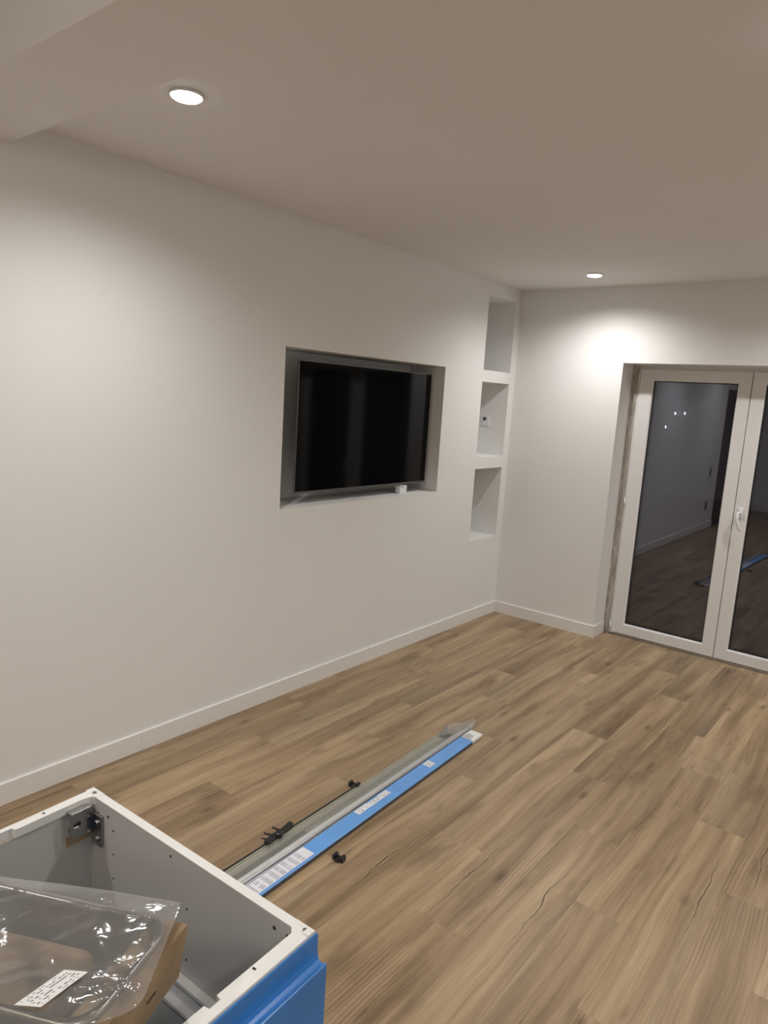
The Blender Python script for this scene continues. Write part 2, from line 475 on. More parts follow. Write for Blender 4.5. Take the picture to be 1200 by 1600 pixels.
for k in range(-10, 16):
    x0, x1 = max(0.0, X0 + k * PW), min(RX, X0 + (k + 1) * PW)
    if x1 - x0 < 0.01: continue
    yj = -2.335 - 0.41 * k
    yj -= math.floor((yj - FY) / PL) * PL       # first joint at or above the front wall
    edges = [FY]
    while yj < (DY if DX0 < x1 and x0 < DX1 else 0.0):
        if yj - edges[-1] > 0.02: edges.append(yj)
        yj += PL
    edges.append(DY - 0.002 if (x0 > DX0 - 0.02 and x1 < DX1 + 0.02) else 0.0)
    for a, b in zip(edges, edges[1:]):
        if b - a < 0.02: continue
        key = (round(x1 - x0, 4), round(b - a, 4))
        if key not in meshes: meshes[key] = plank_mesh(*key)
        o = bpy.data.objects.new('plank', meshes[key]); COL.objects.link(o)
        o.parent = floor; o.location = ((x0 + x1) / 2, (a + b) / 2, 0)
# short plank ends that fill the door reveal beside the whole rows
for a, b in ((DX0, X0 - 4 * PW), (X0 + 3 * PW, DX1)):
    if b - a > 0.01:
        o = bpy.data.objects.new('plank', plank_mesh(round(b - a, 4), DY - 0.002)); COL.objects.link(o)
        o.parent = floor; o.location = ((a + b) / 2, (DY - 0.002) / 2, 0)

# baseboards
BH, BT = 0.088, 0.012
def bb_prof(): return [(0, 0), (BT, 0), (BT, BH - 0.002), (BT - 0.002, BH), (0, BH)]
bl = struct(empty('baseboard_left'), 'white baseboard along the television wall')
for a, b in ((-3.2025, 0.0), (D2[1] + 0.06, -3.2035)):
    extrude('board', bb_prof(), 1, a, b, M['trim'], bl)
bbk = struct(empty('baseboard_back'), 'white baseboard along the door wall')
extrude('board', [(-p[0], p[1]) for p in bb_prof()], 0, BT, DX0 + BT, M['trim'], bbk)
extrude('board', [(DX0 + p[0], p[1]) for p in bb_prof()], 1, 0.0, DY - 0.012, M['trim'], bbk)
extrude('board', [(-p[0], p[1]) for p in bb_prof()], 0, DX1 - BT, RX, M['trim'], bbk)
extrude('board', [(DX1 - p[0], p[1]) for p in bb_prof()], 1, 0.0, DY - 0.012, M['trim'], bbk)
br = struct(empty('baseboard_right'))
extrude('board', [(RX - p[0], p[1]) for p in bb_prof()], 1, FY, -BT, M['trim'], br)
bf = struct(empty('baseboard_front'))
extrude('board', [(FY + p[0], p[1]) for p in bb_prof()], 0, BT, RX - BT, M['trim'], bf)

# ------------------------------------------------------------------ glazed double door
door = struct(empty('door_1', (0, DY, 0)), 'white PVC glazed double door')
# local y = 0 is the sash face; frame sits a little behind it
fx0, fx1, fz1 = 0.872, 2.356, 1.968
bm = bmesh.new()
addbox(bm, (fx0, 0.012, 0.002), (fx0 + 0.05, 0.085, fz1), 0.002)
addbox(bm, (fx1 - 0.05, 0.012, 0.002), (fx1, 0.085, fz1), 0.002)
addbox(bm, (fx0 + 0.05, 0.012, fz1 - 0.04), (fx1 - 0.05, 0.085, fz1), 0.002)
bmo('door_frame', bm, M['pvc'], door)
box('threshold', (fx0 + 0.05, 0.004, 0.0), (fx1 - 0.05, 0.10, 0.012), M['silver'], door, 0.001)
for a, b in ((DX0, fx0), (fx1, DX1)):
    box('joint_filler', (a, 0.006, 0.0), (b, 0.09, DZ), M['joint'], door)
box('joint_filler', (fx0, 0.016, fz1), (fx1, 0.09, DZ), M['pvc'], door)
# little backer piece near the floor in the joint
def leaf(x0, x1, px0, px1, handle):
    z0, z1, pz0, pz1 = 0.016, 1.960, 0.098, 1.880
    bm = bmesh.new()
    # four mitred members
    o = [(x0, z0), (x1, z0), (x1, z1), (x0, z1)]; i_ = [(px0, pz0), (px1, pz0), (px1, pz1), (px0, pz1)]
    e = 0.004; e2 = 0.010
    rings = [([(p[0], 0.07, p[1]) for p in o]), ([(p[0], e, p[1]) for p in o]),
             ([(o[k][0] + (e if k in (0, 3) else -e), 0.0, o[k][1] + (e if k in (0, 1) else -e)) for k in range(4)]),
             ([(i_[k][0] + (-e2 if k in (0, 3) else e2), 0.0, i_[k][1] + (-e2 if k in (0, 1) else e2)) for k in range(4)]),
             ([(i_[k][0] + (-e2 if k in (0, 3) else e2), 0.03, i_[k][1] + (-e2 if k in (0, 1) else e2)) for k in range(4)]),
             ([(i_[k][0] + (-e2 if k in (0, 3) else e2), 0.07, i_[k][1] + (-e2 if k in (0, 1) else e2)) for k in range(4)])]
    R = [[bm.verts.new(p) for p in r] for r in rings]
    for A, B in zip(R, R[1:] + R[:1]):
        for k in range(4):
            bm.faces.new((A[k], A[(k + 1) % 4], B[(k + 1) % 4], B[k]))
    lf = bmo('door_leaf', bm, M['pvc'], door)
    # glazing bead (sloped) and rubber gasket
    bm = bmesh.new()
    off = [(e2, 0.0), (0.003, 0.004), (0.0, 0.012), (e2, 0.012)]
    R = []
    for d, y in off:
        R.append([bm.verts.new((i_[k][0] + (-d if k in (0, 3) else d), y, i_[k][1] + (-d if k in (0, 1) else d))) for k in range(4)])
    for A, B in zip(R, R[1:] + R[:1]):
        for k in range(4): bm.faces.new((A[k], A[(k + 1) % 4], B[(k + 1) % 4], B[k]))
    bmo('glazing_bead', bm, M['bead'], lf)
    bm = bmesh.new()
    off = [(0.0005, 0.012), (-0.005, 0.015), (-0.005, 0.019), (0.009, 0.019), (0.009, 0.0125)]
    R = []
    for d, y in off:
        R.append([bm.verts.new((i_[k][0] + (-d if k in (0, 3) else d), y, i_[k][1] + (-d if k in (0, 1) else d))) for k in range(4)])
    for A, B in zip(R, R[1:] + R[:1]):
        for k in range(4): bm.faces.new((A[k], A[(k + 1) % 4], B[(k + 1) % 4], B[k]))
    bmo('gasket', bm, M['rubber'], lf)
    for yy in (0.020, 0.040):
        box('glass_pane', (px0 - 0.008, yy, pz0 - 0.008), (px1 + 0.008, yy + 0.004, pz1 + 0.008), M['glass'], lf)
    bm = bmesh.new()
    for (a, b) in (((px0 - 0.009, 0.0245, pz0 - 0.009), (px0 - 0.002, 0.0395, pz1 + 0.009)), ((px1 + 0.002, 0.0245, pz0 - 0.009), (px1 + 0.009, 0.0395, pz1 + 0.009)),
                   ((px0 - 0.002, 0.0245, pz0 - 0.009), (px1 + 0.002, 0.0395, pz0 - 0.002)), ((px0 - 0.002, 0.0245, pz1 + 0.002), (px1 + 0.002, 0.0395, pz1 + 0.009))):
        addbox(bm, a, b)
    bmo('glazing_spacer', bm, M['silver'], lf)
    if handle:
        hx, hz = 1.657, 1.040
        bm = bmesh.new()
        addbox(bm, (hx - 0.015, -0.010, hz - 0.035), (hx + 0.015, 0.0, hz + 0.035), 0.005, 3)
        bmo('handle_plate', bm, M['whiteplastic'], lf, True)
        tube('handle', [(hx, -0.008, hz), (hx, -0.035, hz), (hx - 0.003, -0.048, hz - 0.004), (hx - 0.008, -0.055, hz - 0.018), (hx - 0.008, -0.056, hz - 0.040),
                        (hx + 0.004, -0.055, hz - 0.075), (hx + 0.020, -0.053, hz - 0.108), (hx + 0.023, -0.053, hz - 0.114)],
             [0.011, 0.011, 0.0125, 0.012, 0.0118, 0.0112, 0.010, 0.005], M['whiteplastic'], lf, 14)
    return lf
leaf(0.888, 1.6125, 0.986, 1.531, False)
leaf(1.6165, 2.340, 1.700, 2.243, True)
# hinge covers on the left leaf
for hz in (0.06, 1.0, 1.90):
    tube('hinge_cover', [(0.884, -0.004, hz - 0.035), (0.884, -0.004, hz + 0.035)], 0.006, M['whiteplastic'], door, 10)

# dark door further back in the left wall (seen only as a reflection)
d2 = struct(empty('door_2', (-0.08, D2[0], 0)), 'dark brown door further back in the left wall')
w_ = D2[1] - D2[0]
box('door_panel', (0.012, 0.004, 0.004), (0.05, w_ - 0.004, D2[3] - 0.004), M['darkdoor'], d2, 0.002)
bm = bmesh.new()
addbox(bm, (0.08, -0.055, 0.0), (0.094, 0.0, D2[3] + 0.055), 0.002); addbox(bm, (0.08, w_, 0.0), (0.094, w_ + 0.055, D2[3] + 0.055), 0.002)
addbox(bm, (0.08, 0.0, D2[3]), (0.094, w_, D2[3] + 0.055), 0.002)
bmo('door_casing', bm, M['darkdoor'], d2)

# ------------------------------------------------------------------ outdoors at night
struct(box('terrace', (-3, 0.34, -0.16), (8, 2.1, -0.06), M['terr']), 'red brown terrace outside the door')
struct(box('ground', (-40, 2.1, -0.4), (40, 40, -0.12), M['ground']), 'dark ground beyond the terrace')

# ================================================================== LAMPS
def downlight(x, y, z, label):
    t = tag(empty('recessed_downlight', (x, y, z)), label, 'downlight', 'recessed ceiling downlights')
    lathe('trim_ring', [(0.0445, 0.004), (0.0450, -0.006), (0.0480, -0.0085), (0.0505, -0.006), (0.0510, 0.0), (0.0460, 0.001)], 40, M['whiteplastic'], t, True, True)
    lathe('lens', [(0.0, -0.0165), (0.030, -0.0155), (0.041, -0.0125), (0.0445, -0.008), (0.0445, 0.004), (0.0, 0.004)], 40, M['lens'], t)
    ld = bpy.data.lights.new('downlight_beam', 'SPOT'); ld.energy = LAMP_W; ld.color = LAMP_COL
    ld.spot_size = math.radians(SPOT_DEG); ld.spot_blend = SPOT_BLEND; ld.shadow_soft_size = 0.035
    lo = bpy.data.objects.new('downlight_beam', ld); COL.objects.link(lo); lo.parent = t; lo.location = (0, 0, -0.022)
    return t
downlight(0.735, -3.530, H, 'round lit downlight nearest the ceiling beam, above the left wall')
downlight(0.755, -0.475, H, 'round lit downlight close to the back wall, above the niches corner')
downlight(2.35, -0.475, H, 'round lit downlight above the glazed double door')
downlight(2.27, -3.03, H, 'round lit downlight in the middle of the ceiling')
downlight(3.60, -0.475, H, 'round lit downlight in the far right ceiling corner')
downlight(3.60, -3.03, H, 'round lit downlight by the right wall before the beam')
downlight(0.80, -5.4, HK, 'round lit kitchen downlight by the left wall')
kl = tag(empty('beam_fill_lamp', (2.0, -5.7, HK)), 'added unseen dome lamp that brightens the kitchen side of the beam', 'lamp')  # unseen lamp, added to lighten the near face of the beam
lathe('base_ring', [(0.0, 0.0), (0.15, 0.0), (0.155, -0.012), (0.15, -0.022), (0.14, -0.024), (0.0, -0.02)], 40, M['whiteplastic'], kl)
lathe('fill_dome', [(0.14, -0.024), (0.138, -0.045), (0.12, -0.075), (0.08, -0.098), (0.03, -0.108), (0.0, -0.109)], 40, M['dome'], kl)
kd = bpy.data.lights.new('beam_fill_glow', 'POINT'); kd.energy = 16; kd.color = (1.0, 0.90, 0.78); kd.shadow_soft_size = 0.10
ko = bpy.data.objects.new('beam_fill_glow', kd); COL.objects.link(ko); ko.parent = kl; ko.location = (0, 0, -0.225)
downlight(3.60, -5.4, HK, 'round lit kitchen downlight by the right wall')
downlight(2.20, -7.6, HK, 'round lit kitchen downlight near the front wall')

# ================================================================== THINGS
# ---- television in the recess
tv = tag(empty('television', (-0.072, -1.617, 1.457)), 'black flat screen television hung inside the wall recess', 'television')
tw, th = 1.226 / 2, 0.718 / 2
bm = bmesh.new(); addbox(bm, (-0.014, -tw + 0.003, -th + 0.003), (-0.006, tw - 0.003, th - 0.003), 0.002, 1); bmo('panel_body', bm, M['tvback'], tv)
bm = bmesh.new(); addbox(bm, (-0.070, -tw + 0.16, -th + 0.05), (-0.014, tw - 0.16, th - 0.18), 0.012, 2); bmo('rear_housing', bm, M['tvback'], tv)
bm = bmesh.new()
for a, b in (((-0.008, -tw, -th), (0.0, -tw + 0.005, th)), ((-0.008, tw - 0.003, -th), (0.0, tw, th)),
             ((-0.008, -tw + 0.005, th - 0.003), (0.0, tw - 0.003, th)), ((-0.008, -tw + 0.005, -th), (0.0, tw - 0.003, -th + 0.011))):
    addbox(bm, a, b)
bmo('bezel', bm, M['bezel'], tv)
box('screen', (-0.006, -tw + 0.005, -th + 0.011), (-0.0012, tw - 0.003, th - 0.003), M['screen'], tv)
bm = bmesh.new(); addbox(bm, (-0.218, -0.20, -0.20), (-0.070, 0.20, 0.14), 0.002); bmo('wall_mount', bm, M['black'], tv)
# small white box on the recess sill
mb = tag(empty('adapter_box', (-0.085, -1.245, TV[2])), 'small white plastic box on the recess sill under the television', 'box')
box('case', (-0.02, -0.038, 0.0), (0.02, 0.038, 0.052), M['whiteplastic'], mb, 0.004, 2)
box('port', (0.0198, -0.024, 0.040), (0.0206, -0.012, 0.047), M['black'], mb)
# aerial socket in the middle niche
so = tag(empty('aerial_socket', (-0.182, -0.081, 1.520)), 'white aerial socket plate inside the middle niche', 'socket')
box('plate', (-0.040, -0.009, -0.038), (0.040, 0.0, 0.038), M['whiteplastic'], so, 0.003, 2)
s1 = lathe('connector', [(0.0, 0.016), (0.005, 0.016), (0.005, 0.004), (0.012, 0.004), (0.012, 0.0), (0.0, 0.0)], 18, M['slot'], so, False)
s1.rotation_euler = (math.radians(90), 0, 0); s1.location = (0.0, -0.009, 0.012)
# sockets on the left wall behind the camera line (seen in the door glass)
for zc, lab, kind in ((0.862, 'grey switch plate high on the left wall beside the dark door', 'switch'), (0.350, 'grey socket plate low on the left wall beside the dark door', 'socket')):
    w = tag(empty('wall_' + kind, (0.0, -5.76, zc)), lab, kind)
    box('plate', (0.0, -0.042, -0.065), (0.009, 0.042, 0.065), M['socket'], w, 0.003, 2)
    box('insert', (0.0088, -0.025, -0.030), (0.012, 0.025, 0.030), M['slot'], w, 0.001)

# ---- kitchen base cabinet (no worktop yet)
CA = math.radians(2.7)
cab = tag(empty('base_cabinet', (1.434, -4.217, 0), CA), 'open-topped white kitchen base cabinet with blue film on its front', 'cabinet')
CW, CD, CZ, TK = 0.80, 0.580, 0.85, 0.017
def side(y0, y1):
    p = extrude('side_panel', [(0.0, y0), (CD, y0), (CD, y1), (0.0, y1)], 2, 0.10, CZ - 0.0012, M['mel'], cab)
    q = box('edge_band', (0.0005, min(y0, y1) + 0.0002, CZ - 0.0012), (CD - 0.0005, max(y0, y1) - 0.0002, CZ), M['melw'], p)
    return p
far = side(0.0, -TK); near = side(-CW + TK, -CW)
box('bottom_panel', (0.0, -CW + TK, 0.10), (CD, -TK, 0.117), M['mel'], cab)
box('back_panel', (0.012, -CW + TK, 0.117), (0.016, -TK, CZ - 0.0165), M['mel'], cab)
for (lx, ly) in ((0.06, -0.06), (0.06, -CW + 0.06), (CD - 0.06, -0.06), (CD - 0.06, -CW + 0.06)):
    lg = lathe('leg', [(0.0, 0.0), (0.026, 0.0), (0.026, 0.012), (0.016, 0.018), (0.016, 0.08), (0.03, 0.09), (0.03, 0.10), (0.0, 0.10)], 20, M['black'], cab, False)
    lg.location = (lx, ly, 0)
# top rails: flat plates with gusset corners and notched inner edges (u across depth, v along the width)
def rail(name, outline):
    return extrude(name, [(u, -v) for u, v in outline], 2, CZ - 0.016, CZ + 0.0006, M['melw'], cab)
b_in = [(0.034, 0.0), (0.034, 0.012), (0.024, 0.022), (0.0195, 0.040), (0.0195, 0.165), (0.010, 0.168), (0.010, 0.632), (0.0195, 0.635), (0.0195, 0.760), (0.024, 0.778), (0.034, 0.788), (0.034, 0.800)]
rail('top_rail', [(-0.003, 0.0)] + b_in + [(-0.003, 0.800), (-0.003, 0.784), (0.0, 0.782), (0.0, 0.018), (-0.003, 0.016)])
f_in = [(0.546, 0.0), (0.546, 0.0165), (0.550, 0.017), (0.559, 0.0265), (0.559, 0.170), (0.568, 0.1715), (0.568, 0.190), (0.559, 0.1915), (0.559, 0.60), (0.568, 0.6015), (0.568, 0.62), (0.559, 0.6215), (0.559, 0.7735), (0.550, 0.783), (0.546, 0.7835), (0.546, 0.800)]
rail('top_rail', f_in + [(0.583, 0.800), (0.583, 0.0)])
def disc(name, u, v, z, r, h, material, axis='z', parent=cab, n=14):
    o = lathe(name, [(0.0, h), (r * 0.8, h), (r, h * 0.6), (r, 0.0), (0.0, 0.0)], n, material, parent, False)
    o.location = (u, -v, z)
    if axis == 'y': o.rotation_euler = (math.radians(90), 0, 0)
    return o
for u, v in ((0.016, 0.010), (0.571, 0.009), (0.016, 0.790), (0.571, 0.791)):
    sc_ = disc('screw', u, v, CZ + 0.0006, 0.0045, 0.0012, M['steel'])
    box('screw_slot', (-0.0032, -0.0007, 0.0011), (0.0032, 0.0007, 0.0015), M['slot'], sc_)
for u, v in ((0.0085, 0.108), (0.565, 0.108), (0.0085, 0.69), (0.565, 0.69)):
    box('slot', (u - 0.003, -v - 0.0018, CZ + 0.0004), (u + 0.003, -v + 0.0018, CZ + 0.0009), M['slot'], cab)
box('edge_clip', (0.5715, -0.0165, CZ + 0.0006), (0.5835, -0.0035, CZ + 0.0022), M['melw'], cab, 0.0006)
# peg holes in the far side panel
for u, z, r in ((0.040, 0.822, 0.002), (0.072, 0.826, 0.0035), (0.089, 0.804, 0.0025), (0.089, 0.755, 0.0025), (0.089, 0.704, 0.0025), (0.089, 0.654, 0.0025), (0.261, 0.832, 0.003),
                (0.307, 0.752, 0.0025), (0.308, 0.653, 0.0025), (0.309, 0.606, 0.0025), (0.515, 0.829, 0.004), (0.543, 0.829, 0.004)):
    h_ = disc('peg_hole', u, TK - 0.0012, z, r, 0.0016, M['hole'], 'y', far, 12)
# hanging bracket in the far back corner, and the raw board it is screwed over
br_ = box('hanging_bracket', (0.026, -0.0235, 0.757), (0.058, -0.0175, 0.822), M['steel'], cab, 0.0012)
bm = bmesh.new()
# plate facing the room, with a round hole cut as a ring of faces
cx_, cz_, n_ = 0.049, 0.812, 16
y0_, y1_, z0_, z1_ = -0.070, -0.0235, 0.784, 0.838
ring = [(-cx_ - 0.007 + 0.0075 * math.cos(2 * math.pi * i / n_), cz_ + 0.0095 * math.sin(2 * math.pi * i / n_)) for i in range(n_)]
def onbox(a):
    c_, s_ = math.cos(a), math.sin(a); ox, oz = -cx_ - 0.007, cz_
    ts = []
    if c_ > 1e-9: ts.append((y1_ - ox) / c_)
    if c_ < -1e-9: ts.append((y0_ - ox) / c_)
    if s_ > 1e-9: ts.append((z1_ - oz) / s_)
    if s_ < -1e-9: ts.append((z0_ - oz) / s_)
    t_ = min(ts); return (ox + c_ * t_, oz + s_ * t_)
corners = [math.atan2(z - cz_, y + cx_ + 0.007) % (2 * math.pi) for y in (y0_, y1_) for z in (z0_, z1_)]
angs = [2 * math.pi * i / n_ for i in range(n_)]
outer = []
for i, a in enumerate(angs):
    best = min(corners, key=lambda q: abs((q - a + math.pi) % (2 * math.pi) - math.pi))
    outer.append(onbox(best if abs((best - a + math.pi) % (2 * math.pi) - math.pi) < math.pi / n_ else a))
layers = []
for xx in (0.030, 0.0325):
    layers.append(([bm.verts.new((xx, *p)) for p in ring], [bm.verts.new((xx, *p)) for p in outer]))
for i in range(n_):
    j = (i + 1) % n_
    (ra, oa), (rb, ob) = layers
    bm.faces.new((ra[i], ra[j], oa[j], oa[i])); bm.faces.new((rb[i], ob[i], ob[j], rb[j]))
    bm.faces.new((ra[i], rb[i], rb[j], ra[j])); bm.faces.new((oa[i], oa[j], ob[j], ob[i]))
bmo('face_plate', bm, M['steel'], br_)
box('flange', (0.016, -0.070, 0.8375), (0.036, -0.030, 0.8400), M['steel'], br_, 0.0006)
for (u, z) in ((0.046, 0.806), (0.046, 0.772)):
    disc('bolt', u, 0.0235, z, 0.006, 0.004, M['steel'], 'y', br_)
box('hook_arm', (0.018, -0.066, 0.790), (0.030, -0.026, 0.806), M['steel'], br_, 0.001)
box('raw_edge', (0.0162, -0.070, 0.764), (0.0178, -0.020, 0.784), M['chip'], cab)
box('raw_edge', (0.0162, -0.046, 0.812), (0.0178, -0.022, 0.834), M['chip'], cab)
# drawer runners screwed to the side panels
for sgn, y in ((1, -TK), (-1, -CW + TK)):
    yy = [y, y - sgn * 0.016]
    bm = bmesh.new()
    for z in (0.610, 0.556): addbox(bm, (0.10, min(yy), z), (0.56, max(yy), z + 0.010), 0.0015)
    addbox(bm, (0.10, min(y, y - sgn * 0.003), 0.566), (0.56, max(y, y - sgn * 0.003), 0.610))
    bmo('drawer_runner', bm, M['melw'], cab)
# front with cove grip, still under its blue film
pf = [(0.5835, 0.846), (0.5865, 0.846), (0.5870, 0.822), (0.5880, 0.812), (0.5905, 0.805), (0.5945, 0.8015), (0.5990, 0.8020), (0.6020, 0.8045), (0.6040, 0.8055), (0.6058, 0.8040), (0.6062, 0.8005), (0.6062, 0.14), (0.5835, 0.14)]
front = extrude('drawer_front', pf, 1, 0.003, -CW - 0.003, M['blue'], cab)
box('plinth', (CD - 0.06, -CW + 0.02, 0.0), (CD - 0.044, -0.02, 0.098), M['melw'], cab)

# ---- cardboard tray lying across the cabinet, with a wrapped sink
def on_box(K, R, B, a, b): return (K[0] + R[0] * a + B[0] * b, K[1] + R[1] * a + B[1] * b)
K = (1.948, -4.369); aR, aB = math.radians(-67.5), math.radians(-153.0)
R_, B_ = (math.cos(aR), math.sin(aR)), (math.cos(aB), math.sin(aB))
LR, LB, Z0, Z1 = 0.42, 0.62, CZ + 0.0010, 0.930
q = lambda a, b: on_box(K, R_, B_, a, b)
ctr = q(LR / 2, LB / 2)
tray = tag(empty('cardboard_tray', (*ctr, Z0)), 'shallow brown cardboard box lying across the open cabinet top', 'box')
def loc(a, b, z): x, y = q(a, b); return (x - ctr[0], y - ctr[1], z - Z0)
def slab(name, lo, hi, z0, z1, material, parent):
    """lo, hi = (a0, a1, b0, b1) at the bottom and at the top"""
    vs = []
    for (a0, a1, b0, b1), z in ((lo, z0), (hi, z1)): vs += [loc(a0, b0, z), loc(a1, b0, z), loc(a1, b1, z), loc(a0, b1, z)]
    return frm(name, vs, [(3, 2, 1, 0), (4, 5, 6, 7), (0, 1, 5, 4), (1, 2, 6, 5), (2, 3, 7, 6), (3, 0, 4, 7)], material, parent)
T, I = 0.005, 0.011          # board thickness, inset of the bottom: the walls lean outwards
slab('bottom', (0.002, LR - 0.002, I, LB - I), (0.002, LR - 0.002, I, LB - I), Z0, Z0 + T, M['card'], tray)
slab('side_wall', (0.002, 0.002 + T, I, LB - I), (0, T, 0, LB), Z0 + T, Z1, M['card'], tray)
slab('side_wall', (LR - T - 0.002, LR - 0.002, I, LB - I), (LR - T, LR, 0, LB), Z0 + T, Z1, M['card'], tray)
slab('end_wall', (0.002 + T, LR - T - 0.002, I, I + T), (T, LR - T, 0, T), Z0 + T, Z1, M['card'], tray)
slab('end_wall', (0.002 + T, LR - T - 0.002, LB - I - T, LB - I), (T, LR - T, LB - T, LB), Z0 + T, Z1, M['card'], tray)
for b0, b1 in ((0.001, 0.048), (LB - 0.048, LB - 0.001)):
    slab('flap', (0.001, LR - 0.001, b0, b1), (0.001, LR - 0.001, b0, b1), Z1, Z1 + 0.003, M['card'], tray)
slab('divider', (0.205, 0.209, 0.014, LB - 0.014), (0.205, 0.209, 0.006, LB - 0.006), Z0 + T, Z1, M['card'], tray)
# torn print mark low on the end wall
slab('print_mark', (0.060, 0.078, I - 0.0005, I + 0.001), (0.064, 0.084, 0.0062, 0.0075), 0.866, 0.886, M['slot'], tray)

def rounded(a0, a1, b0, b1, r, n=7):
    pts = []
    for (ca, cb, s) in ((a0 + r, b0 + r, 180), (a1 - r, b0 + r, 270), (a1 - r, b1 - r, 0), (a0 + r, b1 - r, 90)):
        for i in range(n + 1):
            t = math.radians(s + 90 * i / n); pts.append((ca + r * math.cos(t), cb + r * math.sin(t)))
    return pts
sink = tag(empty('kitchen_sink', (*ctr, Z0)), 'stainless steel sink bowl lying in the cardboard box', 'sink')
SZ = Z1 + 0.011
a0, a1, b0, b1 = 0.008, 0.186, 0.014, LB - 0.07
levels = [(rounded(a0, a1, b0, b1, 0.036), SZ - 0.006), (rounded(a0, a1, b0, b1, 0.036), SZ), (rounded(a0 + 0.005, a1 - 0.005, b0 + 0.005, b1 - 0.005, 0.034), SZ + 0.0015),
          (rounded(a0 + 0.010, a1 - 0.010, b0 + 0.010, b1 - 0.010, 0.032), SZ - 0.001), (rounded(a0 + 0.014, a1 - 0.014, b0 + 0.014, b1 - 0.014, 0.030), SZ - 0.014),
          (rounded(a0 + 0.022, a1 - 0.022, b0 + 0.024, b1 - 0.024, 0.028), SZ - 0.062), (rounded(a0 + 0.038, a1 - 0.038, b0 + 0.042, b1 - 0.042, 0.018), SZ - 0.074)]
def loft(name, levels, material, parent):
    vs, fs = [], []; n = len(levels[0][0])
    for pts, z in levels: vs += [loc(a, b, z) for a, b in pts]
    for k in range(len(levels) - 1):
        for i in range(n):
            j = (i + 1) % n; fs.append((k * n + i, k * n + j, (k + 1) * n + j, (k + 1) * n + i))
    fs.append(tuple(range((len(levels) - 1) * n, len(levels) * n)))
    return frm(name, vs, fs, material, parent, True)
loft('bowl', levels, M['sink'], sink)
dr = lathe('drain', [(0.0, 0.001), (0.012, 0.001), (0.020, 0.004), (0.030, 0.004), (0.034, 0.001), (0.034, 0.0), (0.0, 0.0)], 24, M['steel'], sink)
dr.location = Vector(loc(0.097, 0.20, SZ - 0.0735))
insert = loft('foam_insert', [(rounded(0.045, 0.150, 0.10, 0.27, 0.02), SZ - 0.0735), (rounded(0.045, 0.150, 0.10, 0.27, 0.02), SZ - 0.040), (rounded(0.050, 0.145, 0.105, 0.265, 0.018), SZ - 0.036)], M['card'], sink)
# wrapping film: wrinkled sheet, larger than the sink
def fbm(x, y):
    s = 0.0
    for k, (f, a) in enumerate(((9.0, 1.0), (21.0, 0.5), (47.0, 0.25))):
        s += a * math.sin(f * x + 1.7 * k + 2.1 * math.sin(f * 0.7 * y + k)) * math.cos(f * 0.83 * y + 0.9 * k + 1.3 * math.sin(f * 0.5 * x))
    return s
bag = tag(empty('plastic_wrap', (*ctr, Z0)), 'wrinkled clear plastic film wrapped over the steel sink', 'plastic film')
NA, NB = 64, 120
verts, faces = [], []
for i in range(NA + 1):
    for j in range(NB + 1):
        s, t = i / NA, j / NB
        # outline: far edge leaves the box at the corner, near edge runs slightly askew with a rounded corner
        bb = 0.020 + (LB - 0.06) * t
        near_ = min(0.26, 0.192 + 0.42 * max(0.0, bb - 0.045)) - 0.030 * max(0.0, 1 - t / 0.05) ** 2
        far_ = -0.014 + 0.079 * (bb - 0.02) if bb < 0.3 else 0.008
        a = far_ + (near_ - far_) * s
        right = 0.020 - 0.041 * min(1.0, max(0.0, a + 0.014) / 0.145) + (0.018 * max(0.0, (a - 0.145) / 0.03) if a > 0.145 else 0.0)
        b = right + (LB - 0.04 - right) * t
        ed = min(s * 1.2, (1 - s), t * 3.0, (1 - t) * 3.0)
        puff = min(1.0, ed * 7.0)
        wr = fbm(a * 2.4 + 0.3, b * 1.7)
        z = SZ + 0.0042 + 0.007 * puff ** 0.6 + 0.0030 * wr * (0.3 + puff)
        z += 0.006 * max(0.0, 1 - s / 0.12) * (0.7 + 0.3 * math.sin(14 * b))
        verts.append(loc(a, b, max(z, SZ + 0.0022)))
n1 = NB + 1
for i in range(NA):
    for j in range(NB):
        v0 = i * n1 + j
        faces.append((v0, v0 + 1, v0 + n1 + 1, v0 + n1))
frm('film', verts, faces, M['film'], bag, True)
def sheet(name, p, z, material, parent, th=0.0004):
    """thin printed sheet; p = four corners, first edge is the text direction"""
    me = bpy.data.meshes.new(name)
    vs = [(x, y, z) for x, y in p] + [(x, y, z + th) for x, y in p]
    me.from_pydata(vs, [], [(3, 2, 1, 0), (4, 5, 6, 7), (0, 1, 5, 4), (1, 2, 6, 5), (2, 3, 7, 6), (3, 0, 4, 7)]); me.update()
    uv = me.uv_layers.new(name='UVMap'); cuv = [(0, 0), (1, 0), (1, 1), (0, 1)]
    for lp in me.loops: uv.data[lp.index].uv = cuv[lp.vertex_index % 4]
    return link(name, me, parent, material)
sheet('label', [(x - ctr[0], y - ctr[1]) for x, y in ((1.934, -4.590), (1.928, -4.530), (1.951, -4.513), (1.958, -4.572))], SZ + 0.0175 - Z0, M['label'], bag)

# ---- long pieces lying on the floor
SA = math.radians(2.36)
